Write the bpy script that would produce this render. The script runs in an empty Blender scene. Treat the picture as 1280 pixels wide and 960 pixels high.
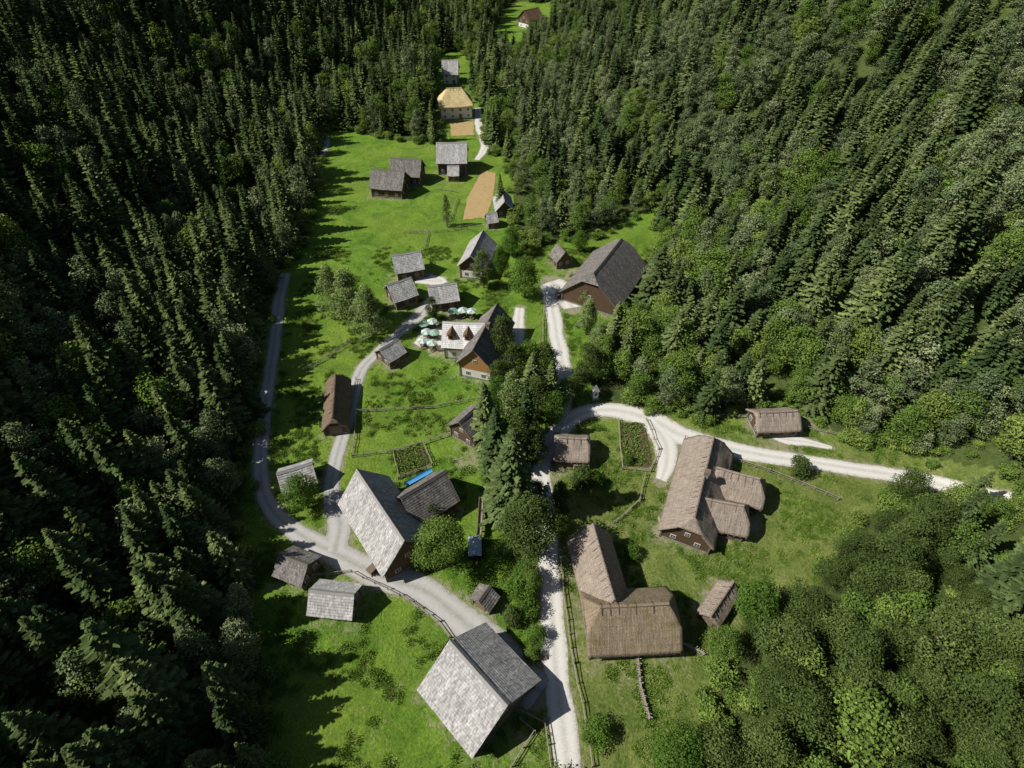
import bpy, bmesh, math, random, time
import numpy as np
from mathutils import Vector, noise, Matrix
T0=time.time()
random.seed(7); rng=np.random.default_rng(7)
sc=bpy.context.scene
U=random.uniform
# ------------------------------------------------------------------ camera
CAM_H=90.0; F=685.0
cd=bpy.data.cameras.new("camera"); cam=bpy.data.objects.new("camera",cd); sc.collection.objects.link(cam)
cam.location=(0,0,CAM_H); cam.rotation_euler=(math.radians(45),0,0)
cd.sensor_fit='VERTICAL'; cd.sensor_height=24; cd.sensor_width=32; cd.lens=24*F/960; cd.clip_start=0.5; cd.clip_end=8000
sc.camera=cam
# ------------------------------------------------------------------ terrain
YL=[-80,20,60,100,132,180,239,290,340,450,700]; XL=[-42,-46,-54,-64,-76,-90,-100,-72,-56,-45,-40]
YR=[-80,30,60,80,92,115,143,187,215,260,300,340,450,700]; XR=[60,60,76,70,44,40,52,50,26,12,6,4,18,25]
def sp(d,k):
    d=np.maximum(d,0); return np.where(d<k,d*d/(2*k),d-k/2)
def tz(x,y):
    x=np.asarray(x,float); y=np.asarray(y,float)
    xl=np.interp(y,YL,XL); xr=np.interp(y,YR,XR)
    a=sp(xl-x,22.); b=sp(x-xr,22.); c=sp(y-480,60.)
    h=0.62*a+0.60*b+0.3*c
    h=np.where(h>150,150+(h-150)*0.15,h)
    m=np.minimum(h/12.,1.)
    n=3.0*np.sin(x*.045+y*.03)+2.2*np.sin(y*.061-x*.02+1)+1.2*np.sin(x*.13+1.7)*np.sin(y*.11)
    return h+m*n
def P(px,py,h=0.0):
    u=(px-640)/F; v=(480-py)/F; s=math.sqrt(.5)
    d=(u, s*(1+v), s*(v-1))
    f=lambda t: CAM_H+d[2]*t-h-float(tz(d[0]*t,d[1]*t))
    t=20.; st=4.
    while t<1500 and f(t)>0: t+=st
    lo,hi=t-st,t
    for _ in range(14):
        m=(lo+hi)/2
        if f(m)>0: lo=m
        else: hi=m
    return np.array([d[0]*hi,d[1]*hi])
# ------------------------------------------------------------------ material helpers
class M:
    def __init__(s,name,rough=.9,spec=.2):
        s.m=bpy.data.materials.new(name); s.m.use_nodes=True; s.nt=s.m.node_tree
        s.b=s.nt.nodes["Principled BSDF"]; s.b.inputs["Roughness"].default_value=rough
        s.b.inputs["Specular IOR Level"].default_value=spec
    def n(s,t,props={},**ins):
        nd=s.nt.nodes.new(t)
        for k,v in props.items(): setattr(nd,k,v)
        for k,v in ins.items():
            k=k.replace('_',' ')
            if k.isdigit(): k=int(k)
            if hasattr(v,'is_output') : s.nt.links.new(v,nd.inputs[k])
            else: nd.inputs[k].default_value=v
        return nd
    def noise(s,vec,scale,detail=4,rough=.6,dist=0):
        return s.n('ShaderNodeTexNoise',{},Vector=vec,Scale=scale,Detail=detail,Roughness=rough,Distortion=dist).outputs['Fac']
    def ramp(s,fac,*st):
        r=s.n('ShaderNodeValToRGB',{},Fac=fac); e=r.color_ramp.elements
        while len(e)<len(st): e.new(.5)
        for i,(p,c) in enumerate(st):
            e[i].position=p; e[i].color=(c if len(c)==4 else (*c,1)) if hasattr(c,'__len__') else (c,c,c,1)
        return r.outputs[0]
    def mix(s,fac,a,b,mode='MIX'):
        nd=s.nt.nodes.new('ShaderNodeMix'); nd.data_type='RGBA'; nd.blend_type=mode
        for i,v in ((0,fac),(6,a),(7,b)):
            if hasattr(v,'is_output'): s.nt.links.new(v,nd.inputs[i])
            else: nd.inputs[i].default_value=v if (i==0 or len(v)==4) else (*v,1)
        return nd.outputs[2]
    def math(s,op,a,b=0.0):
        nd=s.nt.nodes.new('ShaderNodeMath'); nd.operation=op
        for i,v in ((0,a),(1,b)):
            if hasattr(v,'is_output'): s.nt.links.new(v,nd.inputs[i])
            else: nd.inputs[i].default_value=v
        return nd.outputs[0]
    def col(s,c): 
        if hasattr(c,'is_output'): s.nt.links.new(c,s.b.inputs['Base Color'])
        else: s.b.inputs['Base Color'].default_value=(*c,1)
        return s
    def bump(s,h,st=.5,dist=.1):
        b=s.n('ShaderNodeBump',{},Strength=st,Distance=dist,Height=h)
        s.nt.links.new(b.outputs[0],s.b.inputs['Normal'])
    def obj(s): return s.n('ShaderNodeTexCoord').outputs['Object']
    def uv(s): return s.n('ShaderNodeTexCoord').outputs['UV']
    def pos(s): return s.n('ShaderNodeNewGeometry').outputs['Position']
    def attr(s,n): return s.n('ShaderNodeAttribute',{'attribute_name':n}).outputs['Fac']
def sm(m,sx,sy,sz,vec): return m.n('ShaderNodeMapping',{},Vector=vec,Scale=(sx,sy,sz)).outputs[0]

# ground
g=M("grass_ground",.95,.1); p=g.obj()
big=g.noise(p,.035,3,.6); mid=g.noise(p,.16,5,.7,.6); fine=g.noise(p,2.2,5,.8); 
c=g.mix(g.ramp(mid,(.38,0.),(.62,1.)),(.10,.215,.024),(.215,.37,.040))
c=g.mix(g.math('MULTIPLY',g.ramp(big,(.42,0.),(.66,1.)),.6),c,(.27,.36,.055))
c=g.mix(g.math('MULTIPLY',g.attr('olive'),.8),c,g.mix(g.ramp(mid,(.35,0.),(.65,1.)),(.14,.19,.04),(.285,.315,.10)))
spk=g.noise(p,.6,6,.8,.8)
c=g.mix(g.math('MULTIPLY',g.ramp(spk,(.54,0.),(.68,1.)),.55),c,(.33,.33,.13))
c=g.mix(g.math('MULTIPLY',g.ramp(spk,(.34,1.),(.44,0.)),.6),c,(.06,.145,.022))
c=g.mix(.9,c,g.ramp(fine,(.28,.35),(.72,1.4)),'MULTIPLY')
fl=g.n('ShaderNodeTexVoronoi',{},Vector=p,Scale=1.1).outputs['Distance']
c=g.mix(g.math('MULTIPLY',g.ramp(fl,(.06,1.),(.11,0.)),g.ramp(mid,(.5,0.),(.6,.7))),c,(.5,.45,.12))
dry=g.ramp(g.math('ADD',g.attr('dry'),g.math('MULTIPLY',g.math('SUBTRACT',spk,.5),2.0)),(.42,0.),(.8,1.))
c=g.mix(dry,c,g.mix(fine,(.27,.24,.14),(.48,.43,.33)))
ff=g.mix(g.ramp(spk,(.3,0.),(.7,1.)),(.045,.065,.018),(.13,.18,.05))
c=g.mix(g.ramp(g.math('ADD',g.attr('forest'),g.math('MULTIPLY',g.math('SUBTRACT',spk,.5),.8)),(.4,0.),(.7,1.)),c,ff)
g.col(c); g.bump(g.math('ADD',fine,g.math('MULTIPLY',mid,2.)),1.,.4)
MG=g.m
def gravel(name,a,b,grass=.0):
    g=M(name,.95,.15); p=g.pos()
    c=g.mix(g.noise(p,.5,5,.7,.5),a,b)
    c=g.mix(.6,c,g.ramp(g.noise(p,5,5,.8),(.3,.6),(.7,1.2)),'MULTIPLY')
    x=g.n('ShaderNodeSeparateXYZ',{},Vector=g.uv()).outputs[0]
    tr=g.math('ABSOLUTE',g.math('SUBTRACT',g.math('ABSOLUTE',g.math('SUBTRACT',x,.5)),.23))
    tr=g.ramp(tr,(.04,1.),(.16,0.))
    c=g.mix(g.math('MULTIPLY',tr,.35),c,(min(1,b[0]*1.12),min(1,b[1]*1.12),min(1,b[2]*1.1)))
    n3=g.math('SUBTRACT',g.noise(p,1.2,5,.8),.5)
    ax=g.math('ABSOLUTE',g.math('SUBTRACT',x,.5))
    cen=g.ramp(g.math('ADD',ax,g.math('MULTIPLY',n3,.4)),(.0,1.),(.09,0.))
    if grass: c=g.mix(g.math('MULTIPLY',cen,grass),c,(.16,.19,.08))
    ed=g.ramp(g.math('ADD',ax,g.math('MULTIPLY',n3,.5)),(.40,0.),(.52,1.))
    c=g.mix(g.math('MULTIPLY',ed,.8),c,(.21,.22,.10))
    g.col(c); g.bump(g.noise(p,6,4,.8),.5,.08); return g.m
MR=gravel("limestone_gravel",(.55,.525,.48),(.74,.72,.67),.15)
MR2=gravel("grey_gravel",(.35,.345,.33),(.53,.52,.495),.25)
def shingle(name,a,b,moss=.25):
    g=M(name,.75,.3); uv=g.uv(); o=g.pos()
    v=g.n('ShaderNodeTexVoronoi',{'feature':'F1'},Vector=sm(g,4.5,2.0,1,uv),Scale=1.0,Randomness=.55).outputs['Color']
    hv=g.n('ShaderNodeSeparateColor',{},Color=v).outputs[0]
    c=g.mix(hv,a,b)
    c=g.mix(.8,c,g.ramp(g.noise(sm(g,.9,.12,1,uv),1.0,5,.7),(.3,.6),(.7,1.3)),'MULTIPLY')
    c=g.mix(.6,c,g.ramp(g.noise(sm(g,7.,.9,1,uv),1.0,3,.7),(.3,.6),(.7,1.3)),'MULTIPLY')
    y=g.n('ShaderNodeSeparateXYZ',{},Vector=uv).outputs[1]
    fr=g.math('FRACT',g.math('DIVIDE',y,.45))
    c=g.mix(.55,c,g.ramp(fr,(.0,.45),(.25,1.),(1.,1.05)),'MULTIPLY')
    c=g.mix(g.math('MULTIPLY',g.ramp(g.noise(o,.35,5,.7),(.55,0.),(.75,1.)),moss),c,(.11,.105,.07))
    g.col(c); g.bump(g.math('ADD',hv,fr),.5,.04); return g.m
def thatch(name,a,b,moss=.3,mc=(.12,.10,.04)):
    g=M(name,.95,.1); uv=g.uv(); o=g.pos()
    s1=g.noise(sm(g,3.2,.35,1,uv),1.0,6,.75); s2=g.noise(o,.6,5,.7); s3=g.noise(o,5,4,.8)
    c=g.mix(s1,a,b)
    c=g.mix(.85,c,g.ramp(s3,(.3,.5),(.7,1.4)),'MULTIPLY')
    c=g.mix(.7,c,g.ramp(s1,(.3,.55),(.7,1.35)),'MULTIPLY')
    y=g.n('ShaderNodeSeparateXYZ',{},Vector=uv).outputs[1]
    fr=g.math('FRACT',g.math('ADD',g.math('DIVIDE',y,1.1),g.math('MULTIPLY',s2,.5)))
    c=g.mix(.35,c,g.ramp(fr,(.0,.5),(.2,1.),(1.,1.1)),'MULTIPLY')
    c=g.mix(g.math('MULTIPLY',g.ramp(s2,(.48,0.),(.7,1.)),moss),c,mc)
    g.col(c); g.bump(g.math('ADD',s1,s3),.9,.14); return g.m
ROOF={'shingle':shingle("weathered_shingle",(.30,.292,.28),(.56,.55,.53),.12),
 'dark':shingle("dark_shingle",(.12,.11,.098),(.28,.26,.24),.2),
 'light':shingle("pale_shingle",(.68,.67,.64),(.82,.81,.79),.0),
 'brown':shingle("brown_shingle",(.13,.07,.04),(.26,.15,.09)),
 'thatch':thatch("thatch",(.235,.19,.15),(.50,.42,.35),.3,(.16,.125,.07)),
 'thatch_moss':thatch("mossy_thatch",(.21,.16,.11),(.43,.345,.24),.65,(.18,.145,.045)),
 'thatch_red':thatch("brown_thatch",(.14,.10,.075),(.29,.215,.155),.4),
 'thatch_new':thatch("new_thatch",(.60,.47,.22),(.78,.64,.35),.0)}
def wood(name,a,b):
    g=M(name,.85,.2); o=g.obj()
    z=g.n('ShaderNodeSeparateXYZ',{},Vector=o).outputs[2]
    fr=g.math('FRACT',g.math('DIVIDE',z,.28))
    c=g.mix(g.noise(sm(g,.6,.6,6,o),1,5,.7),a,b)
    c=g.mix(.8,c,g.ramp(fr,(0.,.25),(.14,1.),(.86,1.),(1.,.3)),'MULTIPLY')
    g.col(c); g.bump(g.ramp(fr,(0.,0.),(.2,1.),(.8,1.),(1.,0.)),.6,.06); return g.m
WL={'log':wood("log_wall",(.075,.045,.028),(.17,.11,.07)),'grey':wood("grey_board",(.13,.11,.09),(.26,.23,.19)),
    'orange':wood("larch_board",(.42,.20,.07),(.55,.30,.12))}
g=M("lime_plaster",.9,.1); g.col(g.mix(g.noise(g.obj(),1.2,5,.7),(.66,.64,.59),(.8,.79,.75))); WL['white']=g.m
g=M("field_stone",.9); v=g.n('ShaderNodeTexVoronoi',{},Vector=g.obj(),Scale=2.2); g.col(g.mix(.7,g.mix(g.noise(g.obj(),3,4),(.25,.24,.22),(.42,.40,.37)),g.ramp(v.outputs['Distance'],(.2,1.),(.7,.4)),'MULTIPLY')); MSTONE=g.m
g=M("window_glass",.12,.6).col((.02,.025,.03)); MGL=g.m
g=M("painted_frame",.6).col((.60,.57,.52)); MFR=g.m
g=M("aged_timber",.85); g.col(g.mix(g.noise(g.obj(),4,4),(.12,.085,.06),(.27,.21,.16))); MTIM=g.m
g=M("fence_wood",.85); g.col(g.mix(g.noise(g.pos(),2,4),(.20,.17,.13),(.42,.38,.32))); MFEN=g.m
g=M("bark",.95).col((.075,.06,.046)); MBARK=g.m
def leaf(name,a,b,c3,tr=.25):
    m=bpy.data.materials.new(name); m.use_nodes=True; q=M.__new__(M); q.m=m; q.nt=m.node_tree
    q.nt.nodes.remove(q.nt.nodes["Principled BSDF"])
    r=q.n('ShaderNodeObjectInfo').outputs['Random']
    c=q.ramp(r,(0.,a),(.55,b),(1.,c3))
    c=q.mix(1.,c,q.n('ShaderNodeAttribute',{'attribute_name':'tone'}).outputs['Color'],'MULTIPLY')
    d=q.n('ShaderNodeBsdfDiffuse',{},Color=c)
    if tr>0:
        t=q.n('ShaderNodeBsdfTranslucent',{},Color=q.mix(1.,c,(1.25,1.3,.55),'MULTIPLY'))
        mx=q.n('ShaderNodeMixShader',{},Fac=tr); q.nt.links.new(d.outputs[0],mx.inputs[1]); q.nt.links.new(t.outputs[0],mx.inputs[2])
        q.nt.links.new(mx.outputs[0],q.nt.nodes['Material Output'].inputs[0])
    else: q.nt.links.new(d.outputs[0],q.nt.nodes['Material Output'].inputs[0])
    return m
LSP=leaf("spruce_needles",(.055,.09,.032),(.11,.155,.054),(.19,.24,.085),0)
LPI=leaf("pine_needles",(.11,.155,.07),(.17,.22,.098),(.24,.285,.135),0)
LDE=leaf("broad_leaves",(.10,.17,.034),(.145,.22,.045),(.21,.285,.065),.0)
LDN=leaf("broad_leaves_translucent",(.085,.165,.028),(.12,.21,.038),(.17,.25,.055),.25)
LLA=leaf("larch_needles",(.21,.28,.095),(.24,.32,.11),(.27,.34,.12),.1)
LDK=leaf("dark_leaves",(.06,.09,.024),(.08,.12,.032),(.12,.165,.045),0)
LGR=leaf("meadow_grass_blades",(.11,.20,.03),(.16,.27,.04),(.26,.33,.08),0)
# ------------------------------------------------------------------ mesh helpers
def mk(name,verts,faces,mats,mi=None,parent=None,uvs=None,smooth=False,link=True):
    me=bpy.data.meshes.new(name); me.from_pydata([tuple(v) for v in verts],[],faces)
    for m in mats: me.materials.append(m)
    if mi is not None: me.polygons.foreach_set('material_index',np.array(mi,dtype=np.int32))
    if uvs is not None:
        l=me.uv_layers.new(name='UVMap'); idx=np.zeros(len(me.loops),dtype=np.int32); me.loops.foreach_get('vertex_index',idx)
        l.data.foreach_set('uv',np.asarray(uvs,float)[idx].ravel())
    if smooth: me.polygons.foreach_set('use_smooth',np.ones(len(me.polygons),dtype=bool))
    me.update(); ob=bpy.data.objects.new(name,me)
    if link: sc.collection.objects.link(ob)
    if parent: ob.parent=parent
    return ob
class Acc:
    def __init__(s): s.v=[];s.f=[];s.m=[]
    def box(s,c,d,mi=0,rz=0.,R=None):
        n=len(s.v); ca,sa=math.cos(rz),math.sin(rz)
        for x,y,z in ((-1,-1,-1),(1,-1,-1),(1,1,-1),(-1,1,-1),(-1,-1,1),(1,-1,1),(1,1,1),(-1,1,1)):
            X,Y,Z=x*d[0]/2,y*d[1]/2,z*d[2]/2
            if R is not None: q=R@Vector((X,Y,Z)); X,Y,Z=q
            else: X,Y=X*ca-Y*sa,X*sa+Y*ca
            s.v.append((c[0]+X,c[1]+Y,c[2]+Z))
        for q in ((0,3,2,1),(4,5,6,7),(0,1,5,4),(1,2,6,5),(2,3,7,6),(3,0,4,7)): s.f.append(tuple(n+i for i in q)); s.m.append(mi)
    def beam(s,a,b,w,h,mi=0):
        a=Vector(a);b=Vector(b);d=b-a
        if d.length<1e-4:return
        q=d.to_track_quat('X','Z').to_matrix(); s.box((a+b)/2,(d.length,w,h),mi,R=q)
    def poly(s,pts,mi=0):
        n=len(s.v); s.v+= [tuple(p) for p in pts]; s.f.append(tuple(range(n,n+len(pts)))); s.m.append(mi)
    def cone(s,a,b,r0,r1,k=6,mi=0):
        a=Vector(a);b=Vector(b);q=(b-a).to_track_quat('Z','X').to_matrix(); n=len(s.v)
        for c,r in ((a,r0),(b,r1)):
            for i in range(k):
                t=2*math.pi*i/k; s.v.append(tuple(c+q@Vector((r*math.cos(t),r*math.sin(t),0))))
        for i in range(k):
            j=(i+1)%k; s.f.append((n+i,n+j,n+k+j,n+k+i)); s.m.append(mi)
        s.f.append(tuple(n+k+i for i in range(k))); s.m.append(mi)
    def quads(s,Q,mi):
        n=len(s.v); s.v+= [tuple(v) for v in Q.reshape(-1,3)]
        s.f+=[(n+4*i,n+4*i+1,n+4*i+2,n+4*i+3) for i in range(len(Q))]; s.m+=[mi]*len(Q)
    def build(s,name,mats,parent=None,link=True,tone=None):
        ob=mk(name,s.v,s.f,mats,s.m,parent,link=link)
        if tone is not None:
            t=np.ones(len(s.f),np.float32); t[-len(tone):]=tone
            a=ob.data.attributes.new('tone','FLOAT','FACE'); a.data.foreach_set('value',t)
        return ob
def empty(name,x,y,z,rz):
    e=bpy.data.objects.new(name,None); e.empty_display_size=1; sc.collection.objects.link(e); e.location=(x,y,z); e.rotation_euler=(0,0,rz); return e
# ------------------------------------------------------------------ buildings
FOOT=[]
def bld(name,a,b,zr,W,ze,fa=0.,fb=0.,roof='shingle',wall='log',barn=False,upper=None,chim=(),parent=None,hk=.75,part='',floors=1,stone=.5):
    A=P(*a,zr);B=P(*b,zr); C=(A+B)/2; L=float(np.linalg.norm(B-A)); hd=math.atan2(B[1]-A[1],B[0]-A[0])
    Wy=W/2; th=.16 if 'thatch' not in roof else .38; isT='thatch' in roof; o=.75 if W>6 else .5
    z0=float(tz(*C)); e=empty(name,C[0],C[1],z0,hd)
    if parent is not None:
        e.parent=parent; e.matrix_parent_inverse=parent.matrix_basis.inverted(); e.name=part or 'wing'
    ax=fa*Wy*hk; bx=fb*Wy*hk; x0=-L/2-ax; x1=L/2+bx; H=zr-ze
    FOOT.append((C[0],C[1],hd,(x1-x0)/2+1,Wy+1))
    sl=math.hypot(Wy,H)
    if isT:
        n=max(8,int(sl/.5)); rows=[(i/n,0.) for i in range(n+1)]
    else:
        n=max(4,int(round(sl/.45))); rows=[]
        for i in range(n): rows+=[(i/n,0.),((i+1)/n,.055)]
    if fa>0: fa=min(rows,key=lambda r:abs(r[0]-fa))[0]
    if fb>0: fb=min(rows,key=lambda r:abs(r[0]-fb))[0]
    ax=fa*Wy*hk; bx=fb*Wy*hk; x0=-L/2-ax; x1=L/2+bx
    V=[];Fc=[];UV=[]
    sd=U(0,100)
    def put(x,y,z,u,v,off):
        if isT:
            off+=.16*noise.noise(Vector((x*.5+sd,y*.5,z*.5)))+.09*noise.noise(Vector((x*1.7+sd,y*1.7,z*1.7)))+.05*noise.noise(Vector((x*4+sd,y*4,z*4)))
            rr=min(abs(y)/1.2,1.); off-=.12*(1-rr)
        else: off+=.05*noise.noise(Vector((x*.6+sd,y*.6,z*.6)))+.035*noise.noise(Vector((x*3.1+sd,v*2.2,sd)))
        sag=-.14*math.cos(math.pi*x/(x1-x0+.01))**2*(1 if isT else .8)
        V.append((x,y,z+off+sag)); UV.append((u+sd,v))
    nu=max(6,int((x1-x0)/(.6 if isT else .55)))
    xa=lambda v:(-L/2-ax*min(1,v/fa)) if fa>0 else x0
    xb=lambda v:(L/2+bx*min(1,v/fb)) if fb>0 else x1
    for s in (1,-1):
        n0=len(V)
        for v,off in rows:
            for j in range(nu+1):
                x=xa(v)+(xb(v)-xa(v))*j/nu; put(x,s*Wy*v,zr-H*v,x,v*sl,off)
        for i in range(len(rows)-1):
            for j in range(nu):
                q=(n0+i*(nu+1)+j,n0+i*(nu+1)+j+1,n0+(i+1)*(nu+1)+j+1,n0+(i+1)*(nu+1)+j)
                Fc.append(q if s>0 else q[::-1])
    for en,f in ((-1,fa),(1,fb)):
        if f<=0: continue
        rs=[r for r in rows if r[0]<=f+1e-6]; nh=max(4,int(W*f/.7)); n0=len(V)
        for v,off in rs:
            xx=xa(v) if en<0 else xb(v)
            for j in range(nh+1):
                y=Wy*v*(2*j/nh-1); put(xx,y,zr-H*v,y,v*sl,off)
        for i in range(len(rs)-1):
            for j in range(nh):
                q=(n0+i*(nh+1)+j,n0+i*(nh+1)+j+1,n0+(i+1)*(nh+1)+j+1,n0+(i+1)*(nh+1)+j)
                Fc.append(q if en<0 else q[::-1])
    ro=mk('roof',V,Fc,[ROOF[roof]],None,e,UV,smooth=isT)
    bm=bmesh.new(); bm.from_mesh(ro.data); bmesh.ops.remove_doubles(bm,verts=bm.verts,dist=.012)
    bm.to_mesh(ro.data); bm.free()
    so=ro.modifiers.new('s','SOLIDIFY'); so.thickness=th; so.offset=-1
    ac=Acc(); nseg=max(3,int(L/1.2))
    for i in range(nseg):
        xA=-L/2+L*i/nseg; xB=-L/2+L*(i+1)/nseg
        sg=lambda x:-.14*math.cos(math.pi*x/(x1-x0+.01))**2*(1 if isT else .8)
        if isT:
            ac.cone((xA-.05,0,zr+sg(xA)-.12),(xB+.05,0,zr+sg(xB)-.12),.26+U(-.03,.03),.26,7,0)
            if U(0,1)<.8:
                for s in (1,-1): ac.beam((xA+.2,-s*.15,zr+sg(xA)+.22),(xA+.25,s*1.0,zr+sg(xA)-1.0*H/Wy+.05),.09,.09,1)
        else:
            k=H/Wy
            for s in (1,-1): ac.beam((xA,0,zr+sg(xA)+.09),(xB-.02,0,zr+sg(xB)+.09),.1,.1,1)
            for s in (1,-1):
                ac.poly([(xA,0,zr+sg(xA)+.16),(xB,0,zr+sg(xB)+.16),(xB,s*.4,zr+sg(xB)+.14-.4*k),(xA,s*.4,zr+sg(xA)+.14-.4*k)][::s],0)
    ac.build('ridge',[ROOF[roof],MTIM],e)
    wy=Wy-o; wx0=x0+o*.9; wx1=x1-o*.9; ux=lambda y:zr-th-.12-H*abs(y)/Wy
    hw=ux(wy); low=-2.0
    ac=Acc(); hs=hw if upper is None else min(2.7,hw-.3)
    mats=[WL[wall],WL[upper] if upper else WL[wall],MSTONE]
    for s in (1,-1):
        ac.poly([(wx0,s*wy,low),(wx1,s*wy,low),(wx1,s*wy,hs),(wx0,s*wy,hs)][::-s],0)
        if hs<hw: ac.poly([(wx0,s*wy,hs),(wx1,s*wy,hs),(wx1,s*wy,hw),(wx0,s*wy,hw)][::-s],1)
    for x,s,f in ((wx0,-1,fa),(wx1,1,fb)):
        pts=[(x,-wy,hs),(x,wy,hs)]
        ac.poly([(x,-wy,low),(x,wy,low),(x,wy,hs),(x,-wy,hs)][::s],0)
        if hs<hw: pts.append((x,wy,hw))
        if f*Wy+.3>=wy: 
            if hs<hw: pts.append((x,-wy,hw))
        else:
            if f<=0: pts.append((x,0,ux(0)))
            else:
                yy=f*Wy+.25; pts+= [(x,yy,ux(yy)),(x,-yy,ux(yy))]
            if hs<hw: pts.append((x,-wy,hw))
        if len(pts)>2: ac.poly(pts[::s],1)
    if stone:
        t=.05
        for s in (1,-1): ac.box(((wx0+wx1)/2,s*(wy),stone/2-1),(wx1-wx0+2*t,2*t,stone+2),2)
        for x in (wx0,wx1): ac.box((x,0,stone/2-1.002),(2*t,2*wy-2*t-.004,stone+2),2)
    ac.build('walls',mats,e)
    ac=Acc(); Lw=wx1-wx0
    def win(pos,axis,s,w=.9,h=1.0,big=False):
        x,y,z=pos
        if axis=='y':
            ac.box((x,y+s*.03,z),(w+.24,.12,h+.24),0 if not big else 2); ac.box((x,y+s*.06,z),(w,.1,h),1 if not big else 2)
            if not big: ac.box((x,y+s*.1,z),(.06,.06,h),0); ac.box((x,y+s*.1,z),(w,.056,.06),0)
        else:
            ac.box((x+s*.03,y,z),(.12,w+.24,h+.24),0 if not big else 2); ac.box((x+s*.06,y,z),(.1,w,h),1 if not big else 2)
            if not big: ac.box((x+s*.1,y,z),(.06,.06,h),0); ac.box((x+s*.1,y,z),(.056,w,.06),0)
    zs=[1.55]+([4.1] if hw>5.0 else [])
    if hw>2.2:
        for s in (1,-1):
            n=max(1,int(Lw/(3.0 if not barn else 5)))
            for i in range(n):
                x=wx0+Lw*(i+.5)/n
                if (i==n//2):
                    win((x,s*wy,1.2 if not barn else 1.4),'y',s,1.1 if not barn else 2.6,2.0 if not barn else 2.4,True)
                else:
                    for z in zs:
                        if z+.6<hw: win((x,s*wy,z),'y',s,.8 if not barn else .6,.85 if not barn else .4)
                if len(zs)>1 and i==n//2: win((x,s*wy,zs[1]),'y',s)
    for x,s in ((wx0,-1),(wx1,1)):
        for yy in (-.5*wy,.5*wy):
            if not barn and hw>2.2:
                for z in zs:
                    if z+.6<hw: win((x,yy,z),'x',s,.8,.85)
        if barn: win((x,0,1.5),'x',s,min(2.8,wy),2.6,True)
        if H>3.5: win((x,0,hw+.5),'x',s,.7,.8)
    for x in (wx0,wx1):
        for y in (wy,-wy): ac.box((x,y,hw/2-.05),(.3,.3,hw-.3),2)
    nr=int((x1-x0)/1.1)
    for i in range(nr+1):
        x=x0+.3+(x1-x0-.6)*i/max(1,nr)
        for s in (1,-1): ac.beam((x,s*(Wy-1.3),ze+1.3*H/Wy-th-.16),(x,s*(Wy-.06),ze+.06*H/Wy-th-.16),.13,.15,2)
    ac.build('openings',[MFR,MGL,MTIM],e)
    if chim:
        ac=Acc()
        for cx,cy in chim:
            zc=zr-H*abs(cy)/Wy
            ac.box((cx,cy,zc+.0),(.8,.8,1.8),0); ac.box((cx,cy,zc+.98),(1.0,1.0,.16),1)
            for dx,dy in ((-.35,-.35),(.35,-.35),(.35,.35),(-.35,.35)): ac.box((cx+dx,cy+dy,zc+1.22),(.12,.12,.34),0)
            ac.box((cx,cy,zc+1.44),(1.05,1.05,.1),1)
        ac.build('chimney',[MSTONE,MTIM],e)
    return e,(x0,x1,Wy,zr,ze,H)
b1,_=bld('shingle_barn',(562,800),(635,882),9.2,13.6,3.4,barn=True,roof='shingle',wall='grey')
b2,_=bld('thatched_farmhouse',(750,758),(836,754),8.6,10.5,2.8,.55,.55,roof='thatch_moss')
bld('x',(741,655),(768,750),8.3,8,2.8,.25,0,roof='thatch',parent=b2,part='north_wing')
b3,_=bld('thatched_farmhouse',(892,546),(868,646),8,10,2.8,.5,.4,roof='thatch',chim=((0,.3),))
bld('x',(896,584),(950,598),6.8,7.6,2.6,0,.6,roof='thatch',parent=b3,part='east_wing')
bld('x',(878,622),(930,632),6.8,7.4,2.6,0,.6,roof='thatch',parent=b3,part='south_wing')
bld('thatched_cottage',(699,546),(733,548),5.6,7.4,2.4,.35,.35,roof='thatch')
bld('thatched_cottage',(948,515),(997,513),5,7,2.3,.3,.3,roof='thatch')
bld('thatched_shed',(917,726),(888,770),3.8,4.2,1.7,roof='thatch',barn=True,stone=0)
b7,_=bld('shingle_farmhouse',(446,586),(506,676),10,10.5,3.4,roof='shingle')
bld('x',(500,622),(557,588),8,8.5,3.2,roof='dark',parent=b7,part='barn_wing',barn=True)
bld('timber_barn',(573,528),(601,503),7,8,3,roof='dark')
bld('wooden_shed',(612,732),(598,752),3.6,4.2,2,roof='dark',barn=True)
inn,_=bld('village_inn',(622,379),(591,438),9.5,9,4.4,roof='dark',wall='white',upper='orange',chim=((0,.5),))
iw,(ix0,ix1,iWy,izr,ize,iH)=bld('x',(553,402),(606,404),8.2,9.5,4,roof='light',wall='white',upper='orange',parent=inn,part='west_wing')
ac=Acc()
for dx in (-2.7,1.2):
    zb=izr-iH*3.2/iWy
    ac.box((dx,-2.0,zb+.5),(1.5,2.4,1.8),0); ac.box((dx,-3.22,zb+.7),(.8,.08,.9),2)
    for s in (1,-1):
        ac.poly([(dx,-.3,zb+2.3),(dx,-3.6,zb+2.3),(dx+s*1.1,-3.6,zb+1.2),(dx+s*1.1,-.3,zb+1.2)][::s],1)
        ac.poly([(dx,-.3,zb+2.2),(dx,-3.6,zb+2.2),(dx+s*1.1,-3.6,zb+1.1),(dx+s*1.1,-.3,zb+1.1)][::-s],1)
    ac.poly([(dx-.95,-3.25,zb+1.25),(dx+.95,-3.25,zb+1.25),(dx,-3.25,zb+2.2)],0)
ac.build('dormers',[WL['orange'],ROOF['brown'],MGL],iw)
bld('wooden_hut',(474,437),(497,423),5,6,2.4)
bld('thatched_barn',(419,467),(415,522),5.0,5.8,2,.4,.4,roof='thatch_red',barn=True)
bld('log_storehouse',(483,356),(514,346),6.5,8,3)
bld('log_storehouse',(534,358),(571,353),6,8,2.8)
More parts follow.
